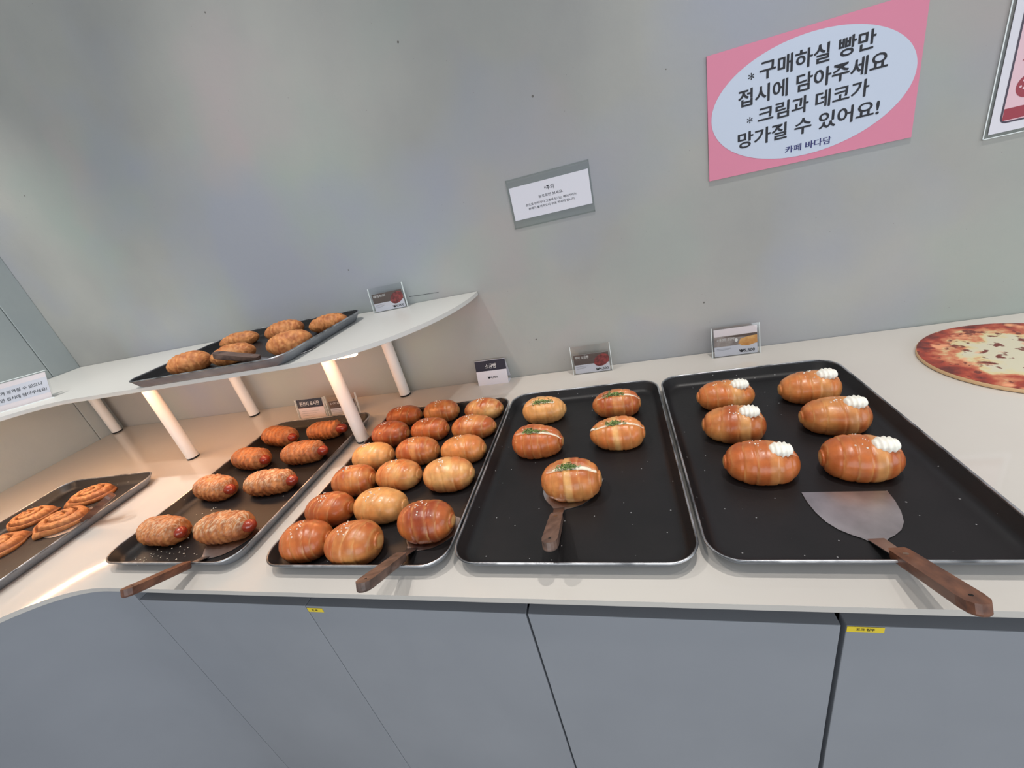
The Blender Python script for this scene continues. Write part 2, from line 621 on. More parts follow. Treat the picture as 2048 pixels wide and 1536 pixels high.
def make_tray(x, y, rz, z, label, wx=.400, wy=.598):
    t = thing('baking_tray', label, 'baking tray', (x, y, z), rz, 'dark baking trays on the counter and shelf')
    hx, hy = wx / 2 - .002, wy / 2 - .002
    ins = [(0, .0258), (.0035, .021), (.011, .009), (.015, .0045), (.021, .0018), (.030, .0014)]
    out = [(0.0008, .0258), (.0025, .020), (.010, .008), (.0145, .0028), (.021, .0003), (.030, 0)]
    b = MB()
    for prof, mat, flip in ((ins, m_pan, False), (out, m_pan_out, True)):
        v, f = [], []
        n = None
        for i, zz in prof:
            lp = rrect(hx - i, hy - i, .046 - i * .75)
            n = len(lp)
            v += [(px, py, zz) for px, py in lp]
        for k in range(len(prof) - 1):
            for i in range(n):
                q = (k * n + i, k * n + (i + 1) % n, (k + 1) * n + (i + 1) % n, (k + 1) * n + i)
                f.append(q[::-1] if flip else q)
        q = tuple(range((len(prof) - 1) * n, len(prof) * n))
        f.append(q[::-1] if flip else q)
        b.add(v, f, mat)
    b.build('pan', t, smooth=True, angle=50)
    r = MB()
    r.tube([(px, py, .0262) for px, py in rrect(hx, hy, .046)], .0021, m_rim, n=8, closed=True)
    r.build('rim', t, smooth=True)
    return t


TRAY_F = .0014
make_tray(.601, -.4795, 0, T, 'dark baking tray at the right holding cream-topped rolls and a spatula')
make_tray(.195, -.484, 0, T, 'dark baking tray holding the five chive-topped rolls')
make_tray(-.2095, -.490, 0, T, 'dark baking tray crowded with salt bread rolls')
make_tray(-.676, -.484, 0, T, 'dark baking tray holding eight sausage pastries', .395, .598)
make_tray(-1.325, -.735, math.radians(2.5), T, 'dark baking tray of spiral pastries on the left end of the counter')
make_tray(-.725, -.262, 0, ZS, 'dark baking tray of flaky pastries on the raised shelf', .535, .400)

# ------------------------------------------------------------------ spatulas


def make_spatula(neck, tip, blade_dir, label, wood, blade_w=.117, blade_l=.098):
    """neck, tip: points of the blade's root and of the handle's end; blade_dir: heading of the blade in degrees"""
    nk, tp = Vector(neck), Vector(tip)
    t = thing('spatula', label, 'spatula', nk, math.radians(blade_dir - 90), 'steel spatulas lying on the trays')
    R = Matrix.Rotation(-math.radians(blade_dir - 90), 4, 'Z')
    d = R @ (tp - nk)
    hw = blade_w / 2
    half = [(.011, -.004), (.016, .001), (.026, .007), (.038, .017), (.048, .032), (.0545, .052), (.058, .075), (hw, blade_l)]
    pts = half + [(-x, y) for x, y in half[::-1]]
    b = MB()
    b.prism(pts, 0, .0012, m_blade)
    # cranked tang
    L = d.length
    dn = d.normalized()
    side = Vector((dn.y, -dn.x, 0)).normalized()
    upv = side.cross(dn)
    if upv.z < 0:
        upv = -upv
    p0, p1 = Vector((0, 0, .0006)), dn * (L * .30)
    v = []
    for p, w_ in ((p0, .0105), (p1, .0085)):
        for sgn in (-1, 1):
            for hgt in (-.0006, .0008):
                v.append(p + side * sgn * w_ + upv * hgt)
    b.add(v, [(0, 1, 3, 2), (4, 6, 7, 5), (0, 4, 5, 1), (2, 3, 7, 6), (1, 5, 7, 3), (0, 2, 6, 4)], m_blade)
    b.build('blade', t)
    # handle
    hs, he = L * .25, L
    hl = he - hs
    prof = [(0, .0090), (.006, .0112), (.03 * hl / .12, .0118), (hl * .5, .0122), (hl * .85, .0128), (hl - .008, .0112), (hl - .0025, .0075), (hl, .0030)]
    M = Matrix(((side.x, dn.x, upv.x, 0), (side.y, dn.y, upv.y, 0), (side.z, dn.z, upv.z, 0), (0, 0, 0, 1)))
    pl = [(w_, a) for a, w_ in prof] + [(-w_, a) for a, w_ in prof[::-1]]
    h = MB()
    h.prism([(x, y + hs) for x, y in pl][::-1], -.0072, .0078, wood, M)
    ho = h.build('handle', t, bevel=.0035, seg=3)
    r = MB()
    r.lathe([(.0032, .0070), (.0032, .0081)], m_rivet, M @ Matrix.Translation((0, hs + .018, 0)), n=16)
    r.build('rivet', ho)
    r = MB()
    r.lathe([(.0022, .0070), (.0022, .00795)], m_hole, M @ Matrix.Translation((0, he - .017, 0)), n=16)
    r.build('hanging_hole', ho)
    return t


FZ = T + .0020
make_spatula((.631, -.718, FZ), (.641, -.876, T + .070), 88, 'empty spatula on the cream roll tray, reddish handle overhanging the counter', m_wood)
make_spatula((.168, -.634, FZ), (.179, -.790, T + .070), 74, 'spatula under the front chive roll, its handle inside the tray', m_wood2)
make_spatula((-.104, -.727, FZ), (-.090, -.880, T + .090), 66, 'spatula under the dark salt bread roll at the tray front', m_wood2)
make_spatula((-.602, -.745, FZ), (-.577, -.894, T + .080), 72, 'spatula under the front right sausage pastry, dark handle overhanging the counter', m_wood)
make_spatula((-1.195, -.646, FZ), (-1.045, -.603, T + .076), 160, 'spatula under a spiral pastry on the left tray', m_wood)
make_spatula((-.545, -.392, ZS + .0020), (-.702, -.409, ZS + .047), 62, 'spatula on the raised shelf tray, dark handle pointing left', m_wood2, blade_w=.10)

# ------------------------------------------------------------------ breads
PAL = lin(230, 178, 112)
TAN = lin(215, 146, 82)
ORG = lin(199, 112, 56)
BRN = lin(174, 87, 41)
RED = lin(144, 60, 30)


def mixc(a, b, t):
    t = max(0.0, min(1.0, t))
    return tuple(p + (q - p) * t for p, q in zip(a, b))


def sst(a, b, x):
    t = max(0.0, min(1.0, (x - a) / (b - a)))
    return t * t * (3 - 2 * t)


def body_grid(nu, nv, fn):
    """closed body along X: fn(t, a) -> (point, colour); poles at t = -1, 1"""
    v, c = [], []
    for i in range(1, nu):
        t = math.sin(math.pi / 2 * (2 * i / nu - 1))
        for j in range(nv):
            p, q = fn(t, 2 * math.pi * j / nv)
            v.append(p)
            c.append(q)
    f = []
    for i in range(nu - 2):
        f += [(i * nv + j, i * nv + (j + 1) % nv, (i + 1) * nv + (j + 1) % nv, (i + 1) * nv + j) for j in range(nv)]
    p, q = fn(-1.0, 0)
    v.append(p)
    c.append(q)
    p, q = fn(1.0, 0)
    v.append(p)
    c.append(q)
    n = (nu - 1) * nv
    f += [(n, (j + 1) % nv, j) for j in range(nv)]
    o = (nu - 2) * nv
    f += [(n + 1, o + j, o + (j + 1) % nv) for j in range(nv)]
    return v, [g[::-1] for g in f], c


def bun_fn(L, Wd, H, seed, light, dark, nb=3.0, tilt=.26, slit=None, nub=1, palemid=0.0):
    rnd = random.Random(seed)
    ph = rnd.uniform(.15, .6)
    off = Vector((rnd.uniform(-50, 50), rnd.uniform(-50, 50), rnd.uniform(-50, 50)))
    shift = rnd.uniform(-.15, .15)
    tl = tilt * rnd.choice((-1, 1)) * rnd.uniform(.5, 1.3)
    skew = rnd.uniform(-.10, .10)
    ex1, ex2 = rnd.uniform(2.2, 2.7), rnd.uniform(2.2, 2.7)
    band = [rnd.uniform(-.16, .16) for _ in range(12)]

    def fn(t, a):
        pr = max(0.0, 1 - abs(t) ** (ex1 if t < 0 else ex2)) ** .52
        ca, sa = math.cos(a), math.sin(a)
        nz = noise.noise(Vector((t * 1.6, ca * .8, sa * .8)) - off)
        tt = t + tl * ca * (1 - abs(t)) + shift + .06 * nz
        q = abs(tt) * nb + ph
        k = math.floor(q)
        fr = q - k
        k = int(k) + (5 if tt > 0 else 0)
        n1 = noise.noise(Vector((t * 1.8, ca * .9, sa * .9)) + off)
        n2 = noise.noise(Vector((t * 7, ca * 3, sa * 3)) + off)
        n3 = noise.noise(Vector((t * 5, ca * 14, sa * 14)) + off)
        # each wrap swells and drops to the next one at its fold
        f = 1 + .040 * (sst(0, .35, fr) - sst(.93, 1.0, fr) - .4) + .045 * n1 + .008 * n2 + .004 * n3
        f *= 1 + skew * t
        te = t * nub
        if te > .8:                                   # rolled end pinched into a small knob
            f *= 1 - .17 * math.exp(-((te - .915) / .030) ** 2) + .10 * sst(.93, .97, te)
        edge = sst(.88, .98, fr) * (1 - sst(.99, 1.0, fr) * .4)
        col = mixc(light, dark, .50 + .75 * n1 + .22 * n2 + .12 * n3 + .22 * sst(-.1, .8, sa) + band[k % 12])
        edge *= .55 + .9 * noise.noise(Vector((ca * 2, sa * 2, k * 3.7)) + off)
        col = mixc(col, PAL, max(0, .42 * edge) + .16 * sst(.55, .95, fr) * (.6 + n1))
        if palemid:
            col = mixc(col, PAL, palemid * (1 - sst(.05, .17, abs(tt - shift + .05))))
        end = abs(t)
        if end > .93 and (t > 0) == (nub > 0):
            col = mixc(col, PAL, .75 * sst(.965, .99, end))
        y = Wd / 2 * pr * f * ca
        z = .40 * H + .60 * H * pr * f * sa
        if slit:
            a0, t0, t1, wid, dep = slit
            da = (a - a0 + math.pi) % (2 * math.pi) - math.pi
            g = math.exp(-(da / wid) ** 2) * sst(t0 - .1, t0 + .15, t) * (1 - sst(t1 - .15, t1 + .05, t))
            z -= dep * g
            col = mixc(col, lin(240, 226, 200), 1.2 * max(0, g - .35))
        if z < 0.0:
            z *= .02
        return (L / 2 * t, y, z), col
    return fn


def top_point(fn, t, a=math.pi / 2):
    return Vector(fn(t, a)[0])


def bun_root(name, label, cat, group, x, y, yaw, z):
    return thing(name, label, cat, (x, y, z), math.radians(yaw), group)


def crystals(fn, parent, seed, n=11, t0=-.1, spread=.24):
    r = random.Random(seed)
    b = MB()
    for _ in range(n):
        p = top_point(fn, t0 + r.gauss(0, spread * .5), math.pi / 2 + r.gauss(0, .25))
        s = r.uniform(.0006, .0013)
        mt = Matrix.Translation(p + Vector((0, 0, s * .4))) @ Matrix.Rotation(r.uniform(0, 3), 4, 'Z') @ Matrix.Rotation(r.uniform(-.5, .5), 4, 'X')
        b.box(-s, -s, -s * .8, s, s, s * .8, m_salt, mt)
    o = b.build('salt_crystals', parent)
    o['kind'] = 'stuff'


def salt_bread(i, x, y, L, Wd, yaw, label, light, dark, z=None, palemid=0.0, H=None):
    z = T + TRAY_F + .0004 if z is None else z
    x += .004 if x < -.33 else 0
    t = bun_root('salt_bread', label, 'bread roll', 'salt bread rolls on the crowded tray', x, y, yaw, z)
    H = H or Wd * .76
    fn = bun_fn(L, Wd, H, 100 + i, light, dark, palemid=palemid, nub=1)
    b = MB()
    v, f, c = body_grid(96, 44, fn)
    b.add(v, f, m_bun, cols=c)
    b.build('roll', t, smooth=True)
    crystals(fn, t, i)


SB = [
    (-.337, -.728, .107, .084, 8, 'glossy brown salt bread in the front left corner of its tray', ORG, BRN, 0),
    (-.218, -.736, .115, .086, 5, 'glossy brown salt bread at the tray front, right of the corner one', TAN, BRN, 0),
    (-.083, -.686, .117, .084, 0, 'dark reddish salt bread lying on the spatula', ORG, RED, 0),
    (-.345, -.638, .114, .078, 5, 'orange brown salt bread at the left, second row from the front', ORG, BRN, 0),
    (-.213, -.634, .124, .080, 0, 'large pale golden salt bread in the second row from the front', PAL, TAN, .3),
    (-.343, -.542, .112, .080, 5, 'brown salt bread at the left of the third row from the front', TAN, BRN, 0),
    (-.221, -.531, .116, .077, 0, 'pale tan salt bread in the middle of the third row from the front', PAL, ORG, .2),
    (-.088, -.541, .122, .082, 0, 'golden salt bread at the right of the third row from the front', PAL, ORG, .1),
    (-.342, -.446, .116, .078, 5, 'pale yellow salt bread at the left of the fourth row from the front', PAL, TAN, .4),
    (-.212, -.437, .119, .078, 0, 'orange salt bread in the middle of the fourth row from the front', TAN, BRN, .3),
    (-.084, -.445, .117, .076, 0, 'orange salt bread at the right of the fourth row, pale end nub showing', TAN, ORG, .1),
    (-.344, -.341, .115, .080, 0, 'dark red-brown salt bread at the left, beside the white post', ORG, RED, 0),
    (-.220, -.334, .114, .073, 0, 'reddish salt bread in the middle of the second row from the back', ORG, BRN, 0),
    (-.086, -.344, .126, .073, 0, 'orange brown salt bread at the right of the second row from the back', TAN, BRN, .2),
    (-.352, -.236, .116, .069, 5, 'brown salt bread at the left of the back row', ORG, BRN, .1),
    (-.222, -.235, .114, .074, 0, 'ochre brown salt bread in the middle of the back row', TAN, BRN, .1),
    (-.084, -.248, .117, .070, 0, 'orange salt bread at the right of the back row', PAL, BRN, .2),
]
for i, (x, y, L, Wd, yw, lab, lt, dk, pm) in enumerate(SB):
    salt_bread(i, x, y, L, Wd, yw, lab, lt, dk, z=(FZ + .0022) if i == 2 else None, palemid=pm)


def chive_roll(i, x, y, L, Wd, yaw, label, light, dark, z, pm, a0, c0, c1, wmax, green):
    t = bun_root('chive_roll', label, 'bread roll', 'chive rolls with white filling', x, y, yaw, z)
    H = Wd * .76
    fn = bun_fn(L, Wd, H, 300 + i, light, dark, slit=(a0, -.78, c1, .13, .010), palemid=pm, tilt=.05, nub=1)
    b = MB()
    v, f, c = body_grid(96, 64, fn)
    b.add(v, f, m_bun, cols=c)
    b.build('roll', t, smooth=True)
    r = random.Random(i)
    path, rad = [], []
    for k in range(41):
        s = c0 + (c1 - .05 - c0) * k / 40
        p = top_point(fn, s, a0)
        w = math.sin(math.pi * (.04 + .92 * k / 40)) ** .6
        path.append(p + Vector((0, r.uniform(-.0006, .0006), .0022 + .0010 * noise.noise(Vector((s * 9, i, 0))))))
        rad.append((.0012 + wmax * w) * (1 + .12 * r.uniform(-1, 1)))
    cr = MB()
    cr.tube(path, rad, m_cream2, n=10)
    cr.build('cream_filling', t, smooth=True)
    ch = MB()
    for k in range(62):
        s = green + r.gauss(0, .19)
        p = top_point(fn, s, a0) + Vector((0, r.gauss(0, .0042), .0066 + wmax * .5 + r.uniform(-.002, .0025)))
        rr = r.uniform(.0018, .0028)
        M = Matrix.Translation(p) @ Matrix.Rotation(r.uniform(0, 6.3), 4, 'Z') @ Matrix.Rotation(r.uniform(.2, 1.4), 4, 'X')
        if k % 3:
            pts = [(rr * math.cos(q), rr * math.sin(q), 0) for q in np.linspace(0, r.uniform(3.2, 6.0), 9)]
        else:
            pts = [(q * r.uniform(.003, .0055), .0008 * math.sin(3 * q), 0) for q in np.linspace(-1, 1, 5)]
        ch.tube(pts, .0008, m_chive, M, n=6)
    o = ch.build('chives', t, smooth=True)
    o['kind'] = 'stuff'


ZT = T + TRAY_F + .0004
for i, a in enumerate([
        (.100, -.293, .118, .079, 0, 'pale golden chive roll at the back left of its tray', PAL, TAN, ZT, .3, 1.85, -.30, .60, .0030, .0),
        (.286, -.298, .119, .079, 0, 'darker chive roll at the back right of its tray', TAN, BRN, ZT, .2, 1.80, -.10, 1.0, .0026, -.05),
        (.103, -.440, .123, .084, -5, 'orange brown chive roll at the left, in front of the pale one', ORG, BRN, ZT, 0, 1.80, -.25, 1.0, .0030, -.05),
        (.284, -.432, .121, .080, 0, 'chive roll with a pale centre stripe at the right, cream line along both ends', TAN, ORG, ZT, .8, 1.80, -.92, 1.0, .0030, -.05),
        (.192, -.588, .119, .087, 0, 'chive roll lying alone on the spatula, cut wide open', TAN, BRN, FZ + .0022, .7, 1.75, -.55, .92, .0052, -.05)]):
    chive_roll(i, *a)


def rosette(parent, p, L, Wd, H, rz, tiltx):
    v, f, c = [], [], []
    nu, nv = 30, 60

    def fn(t, a):
        pr = max(0.0, 1 - abs(t) ** 2.4) ** .5
        rid = 1 + .11 * math.cos(15 * t + 2.2 * math.cos(a))
        rid2 = 1 + .02 * math.cos(7 * a + 4 * t)
        return (L / 2 * t, Wd / 2 * pr * rid * rid2 * math.cos(a), H * .45 + H * .55 * pr * rid * rid2 * math.sin(a)), (1, 1, 1)
    v, f, c = body_grid(nu, nv, fn)
    M = Matrix.Translation(p) @ Matrix.Rotation(rz, 4, 'Z') @ Matrix.Rotation(tiltx, 4, 'X')
    b = MB()
    b.add(v, f, m_cream, M)
    b.build('piped_cream', parent, smooth=True)


def cream_roll(i, x, y, L, Wd, yaw, label, light, dark, pm, nub):
    t = bun_root('cream_roll', label, 'bread roll', 'rolls with piped cream', x, y, yaw, ZT)
    H = Wd * .77
    fn = bun_fn(L, Wd, H, 520 + i, light, dark, slit=(1.75, .22, .98, .10, .006), palemid=0, tilt=.05, nub=nub)
    if pm:
        base = fn

        def fn(t, a, base=base):
            p, c = base(t, a)
            return p, mixc(c, PAL, pm * sst(.12, .22, t) * (1 - sst(.42, .55, t)))
    b = MB()
    v, f, c = body_grid(96, 60, fn)
    b.add(v, f, m_bun, cols=c)
    b.build('roll', t, smooth=True)
    p = top_point(fn, .46, 1.75)
    rosette(t, p + Vector((.001, .000, -.0035)), .037, .029, .0205, math.radians(-6), math.radians(6))
    crystals(fn, t, 40 + i, n=8, t0=-.05)


for i, a in enumerate([
        (.532, -.312, .122, .077, -5, 'cream-topped roll at the back left of its tray', TAN, ORG, .45, -1),
        (.518, -.437, .118, .083, -10, 'cream-topped roll in the middle of the left column', TAN, BRN, .5, -1),
        (.530, -.564, .120, .083, -8, 'cream-topped roll with a pale left nub, front of the left column', ORG, BRN, .25, -1),
        (.700, -.315, .118, .080, -5, 'cream-topped roll at the back right of its tray', TAN, ORG, .3, -1),
        (.698, -.434, .117, .080, -6, 'cream-topped roll in the middle of the right column', TAN, BRN, .3, -1),
        (.679, -.568, .115, .083, -8, 'cream-topped roll nearest the empty spatula, front of the right column', ORG, BRN, .45, -1)]):
    cream_roll(i, *a)


def sausage_pastry(i, x, y, L, Wd, yaw, label, dust, z, ext):
    t = bun_root('sausage_pastry', label, 'pastry', 'sausage pastries dusted with cheese', x - .004, y, yaw, z)
    L *= 1.08
    Wd *= .96
    H = Wd * .76
    r = random.Random(700 + i)
    off = Vector((r.uniform(-50, 50), r.uniform(-50, 50), r.uniform(-50, 50)))
    ph = r.uniform(0, 6)

    def fn(t, a):
        pr = max(0.0, 1 - abs(t) ** (3.4 if t < 0 else 8.0)) ** .5
        pr *= 1 - .20 * abs(t) ** 1.5 * (t > 0)
        ca, sa = math.cos(a), math.sin(a)
        n1 = noise.noise(Vector((t * 3, ca * 1.2, sa * 1.2)) + off)
        n2 = noise.noise(Vector((t * 10, ca * 5, sa * 5)) + off)
        n3 = noise.noise(Vector((t * 26, ca * 13, sa * 13)) + off)
        q = t * 4.2 + .30 * ca + ph + .25 * n1
        fr = q - math.floor(q)
        rid = fr if fr < .86 else (1 - fr) * 6.1
        f = 1 + .105 * (rid - .5) + .07 * n1 + .07 * n2 + .036 * n3
        col = mixc(lin(202, 130, 74), lin(146, 76, 38), .5 + .5 * n1 + .45 * n2 - .55 * (rid - .5) + .4 * n3)
        d = dust * sst(.1, .9, sa) * sst(-.05, .35, n3 + .35 * n2)
        col = mixc(col, lin(232, 204, 168), .75 * d)
        yv = Wd / 2 * pr * f * ca
        zv = .42 * H + .58 * H * pr * f * sa
        if t > .6:                                    # loose flap of dough over the sausage
            zv += .010 * sst(.6, 1.0, t) * sst(.2, .9, sa)
        if zv < 0:
            zv *= .02
        return (L / 2 * t, yv, zv), col
    b = MB()
    v, f, c = body_grid(90, 56, fn)
    b.add(v, f, m_flaky, cols=c)
    b.build('dough_wrap', t, smooth=True)
    s = MB()
    rr = .0142
    x0, x1 = -.1 * L, L / 2 + ext + .003
    path = [(x0, -.004, .46 * H)] + [(x0 + (x1 - x0 - rr) * k / 8, -.004, .46 * H) for k in range(1, 9)]
    rad = [rr] * 9
    for k in range(1, 8):
        q = k / 7 * math.pi / 2
        path.append((x1 - rr + rr * math.sin(q), -.004, .46 * H))
        rad.append(max(rr * math.cos(q), .0004))
    s.tube(path, rad, m_sausage, n=20)
    s.build('sausage', t, smooth=True)


for i, a in enumerate([
        (-.780, -.282, .135, .074, -14, 'sausage pastry at the back left of its tray', .35, ZT, .010),
        (-.612, -.273, .110, .068, 3, 'sausage pastry at the back right, next to the white post', .3, ZT, .022),
        (-.785, -.402, .130, .074, -10, 'sausage pastry at the left of the second row from the back', .4, ZT, .010),
        (-.599, -.395, .126, .076, 2, 'knobbly sausage pastry at the right of the second row from the back', .55, ZT, .016),
        (-.785, -.533, .126, .076, -8, 'cheese-dusted sausage pastry at the left of the third row from the back', .7, ZT, .012),
        (-.606, -.525, .134, .075, 3, 'cheese-dusted sausage pastry at the right of the third row from the back', .9, ZT, .014),
        (-.782, -.687, .130, .076, -4, 'sausage pastry at the front left of its tray', .75, ZT, .008),
        (-.592, -.684, .134, .078, 3, 'heavily dusted sausage pastry resting on the spatula at the front right', 1.0, FZ + .0022, .014)]):
    sausage_pastry(i, *a)


def flaky_pastry(i, x, y, L, Wd, yaw, label):
    t = bun_root('flaky_pastry', label, 'pastry', 'flaky pastries on the raised shelf', x, y, yaw, ZS + (.0040 if i == 4 else TRAY_F + .0006))
    Wd *= 1.06
    H = Wd * .74
    r = random.Random(900 + i)
    off = Vector((r.uniform(-50, 50), r.uniform(-50, 50), r.uniform(-50, 50)))

    def fn(t, a):
        pr = max(0.0, 1 - abs(t) ** 2.3) ** .55
        ca, sa = math.cos(a), math.sin(a)
        n1 = noise.noise(Vector((t * 2.5, ca, sa)) + off)
        n2 = noise.noise(Vector((t * 9, ca * 4, sa * 4)) + off)
        lat = math.sin(15 * t + 3.2 * ca + 2.5 * n1) * math.sin(9 * t - 5.0 * ca + 2.5 * n2)
        f = 1 + .05 * n1 + .030 * n2 + .040 * lat + .016 * math.sin(34 * t + 5 * ca + 7 * n1 + 3 * n2)
        col = mixc(lin(220, 150, 90), lin(174, 100, 54), .5 + .4 * n1 + .35 * n2 - .35 * lat - .16 * math.sin(34 * t + 5 * ca + 7 * n1 + 3 * n2))
        yv = Wd / 2 * pr * f * ca
        zv = .42 * H + .58 * H * pr * f * sa
        if zv < 0:
            zv *= .02
        return (L / 2 * t, yv, zv), col
    b = MB()
    v, f, c = body_grid(90, 52, fn)
    b.add(v, f, m_flaky, cols=c)
    o = b.build('flaky_pastry', None, smooth=True)
    o.name = 'crust'
    o.parent = t


def flaky_single(i, x, y, L, Wd, yaw, label):
    flaky_pastry(i, x, y, L, Wd, yaw, label)


for i, a in enumerate([
        (-.860, -.361, .118, .070, 25, 'flaky pastry at the front left corner of the shelf tray'),
        (-.724, -.339, .125, .062, 20, 'flaky pastry behind the dark spatula handle'),
        (-.879, -.161, .128, .056, 20, 'flaky pastry at the back left of the shelf tray'),
        (-.698, -.156, .121, .066, 25, 'flaky pastry in the middle of the back row on the shelf'),
        (-.535, -.330, .121, .066, 25, 'flaky pastry lying on the spatula at the front right of the shelf tray'),
        (-.534, -.155, .120, .057, 20, 'flaky pastry at the back right corner of the shelf tray')]):
    flaky_single(i, *a)


def spiral_pastry(i, x, y, rx, ry, yaw, label, z, tail):
    t = bun_root('spiral_pastry', label, 'pastry', 'flat spiral pastries on the left tray', x, y, yaw, z)
    r = random.Random(1200 + i)
    off = Vector((r.uniform(-50, 50), r.uniform(-50, 50), 0))
    nr, na = 60, 110
    v, c = [], []
    turns = 2.7
    H = .029
    for k in range(nr + 1):
        q = k / nr
        for j in range(na):
            a = 2 * math.pi * j / na
            n1 = noise.noise(Vector((math.cos(a) * 1.3, math.sin(a) * 1.3, q)) + off)
            n2 = noise.noise(Vector((q * math.cos(a) * 9, q * math.sin(a) * 9, 3)) + off)
            sp = (q * turns - a / (2 * math.pi) + .10 * n1) % 1.0
            gro = 1 - math.exp(-((sp - .5) / .13) ** 2) if q > .12 else 1
            edge = (1 - q ** 5) ** .5
            hz = H * edge * (.50 + .50 * gro + .10 * n2) * (1 - .15 * q)
            ex = 1 + .08 * n1
            dt = (a - tail + math.pi) % (2 * math.pi) - math.pi
            ex += .22 * math.exp(-(dt / .22) ** 2) * q ** 4
            v.append((rx * q * ex * math.cos(a), ry * q * ex * math.sin(a), max(hz, 0.0006 if q < 1 else 0.0)))
            col = mixc(lin(208, 143, 84), lin(158, 90, 48), .42 + .6 * n2 + .4 * n1 + .25 * q)
            col = mixc(col, lin(92, 44, 20), .85 * (1 - gro))
            c.append(col)
    f = []
    for k in range(nr):
        f += [(k * na + j, (k + 1) * na + j, (k + 1) * na + (j + 1) % na, k * na + (j + 1) % na) for j in range(na)]
    f.append(tuple(nr * na + j for j in range(na))[::-1])
    b = MB()
    b.add(v, f, m_flaky, cols=c)
    b.build('dough_spiral', t, smooth=True)


for i, a in enumerate([
        (-1.338, -.510, .070, .050, 10, 'spiral pastry at the back right of the left tray', ZT, 4.0),
        (-1.282, -.622, .074, .054, 12, 'spiral pastry with a loose tail, lying on the left tray spatula', FZ + .0020, 4.4),
        (-1.462, -.604, .060, .050, 15, 'spiral pastry at the back left of the left tray', ZT, .6),
        (-1.395, -.722, .075, .058, 10, 'pale spiral pastry cut by the left edge of the photo, nearest the front', ZT, 1.0)]):
    spiral_pastry(i, *a)


def crumbs():
    r = random.Random(5)
    b = MB()
    for _ in range(46):
        x, y = r.gauss(-.735, .05), r.gauss(-.738, .012)
        if r.random() < .3:
            x, y = r.gauss(-.72, .06), r.gauss(-.60, .05)
        s = r.uniform(.0005, .0013)
        b.box(-s, -s, 0, s, s * r.uniform(.6, 1), s, m_crumb, Matrix.Translation((x, y, ZT - .0003)) @ Matrix.Rotation(r.uniform(0, 3), 4, 'Z'))
    tag(b.build('cheese_crumbs'), 'white cheese crumbs scattered on the sausage pastry tray', 'crumbs', kind='stuff')


crumbs()

# ------------------------------------------------------------------ pizza board


def pizza_board():
    m = S('printed pizza', lin(220, 200, 150), 0.35)
    nt, N, K, b = nodes(m)
    tc = N.new('ShaderNodeTexCoord')
    gr = N.new('ShaderNodeVectorMath')
    gr.operation = 'LENGTH'
    K.new(tc.outputs['Object'], gr.inputs[0])
    n1 = N.new('ShaderNodeTexNoise')
    n1.inputs['Scale'].default_value = 30
    n1.inputs['Detail'].default_value = 6
    K.new(tc.outputs['Object'], n1.inputs['Vector'])
    ad = N.new('ShaderNodeMath')
    ad.operation = 'MULTIPLY_ADD'
    ad.inputs[1].default_value = 0.19
    K.new(n1.outputs[0], ad.inputs[0])
    K.new(gr.outputs['Value'], ad.inputs[2])
    rp = N.new('ShaderNodeValToRGB')
    e = rp.color_ramp.elements
    e[0].position, e[0].color = 0.180, (*lin(206, 200, 176), 1)
    e[1].position, e[1].color = 0.285, (*lin(98, 34, 32), 1)
    for p_, c_ in ((0.205, lin(212, 198, 150)), (0.222, lin(204, 128, 92)), (0.250, lin(166, 62, 44))):
        q = e.new(p_)
        q.color = (*c_, 1)
    K.new(ad.outputs[0], rp.inputs[0])
    n2 = N.new('ShaderNodeTexNoise')
    n2.inputs['Scale'].default_value = 48
    n2.inputs['Detail'].default_value = 4
    K.new(tc.outputs['Object'], n2.inputs['Vector'])
    r2 = N.new('ShaderNodeValToRGB')
    r2.color_ramp.elements[0].position = .57
    r2.color_ramp.elements[1].position = .63
    K.new(n2.outputs[0], r2.inputs[0])
    o1 = mix_rgb(nt, r2.outputs[0], rp.outputs[0], lin(112, 46, 38))
    n3 = N.new('ShaderNodeTexNoise')
    n3.inputs['Scale'].default_value = 22
    K.new(tc.outputs['Object'], n3.inputs['Vector'])
    r3 = N.new('ShaderNodeValToRGB')
    r3.color_ramp.elements[0].position = .62
    r3.color_ramp.elements[1].position = .70
    K.new(n3.outputs[0], r3.inputs[0])
    o2 = mix_rgb(nt, r3.outputs[0], o1, lin(232, 160, 120))
    K.new(o2, b.inputs['Base Color'])
    mw = S('pale board edge', lin(216, 178, 134), 0.5)
    t = thing('pizza_board', 'round wooden board printed with a pizza, at the right end of the counter', 'board', (1.142, -.232, T))
    q = MB()
    q.lathe([(.1755, .0004), (.1775, .002), (.1775, .0075), (.1765, .0088)], mw, n=96)
    q.build('board', t, smooth=True, angle=40)
    q = MB()
    R = .1762
    v, f = [(0, 0, .0092)], []
    for k in range(96):
        v.append((R * math.cos(2 * math.pi * k / 96), R * math.sin(2 * math.pi * k / 96), .0092))
    f = [(0, 1 + k, 1 + (k + 1) % 96) for k in range(96)]
    q.add(v, f, m)
    q.build('printed_top', t)


pizza_board()

# ------------------------------------------------------------------ cards and signs


def card_matrix(lean):
    """card plane: x right, y up the card, z towards the viewer; lean back in degrees"""
    return Matrix.Rotation(math.radians(90 - lean), 4, 'X')


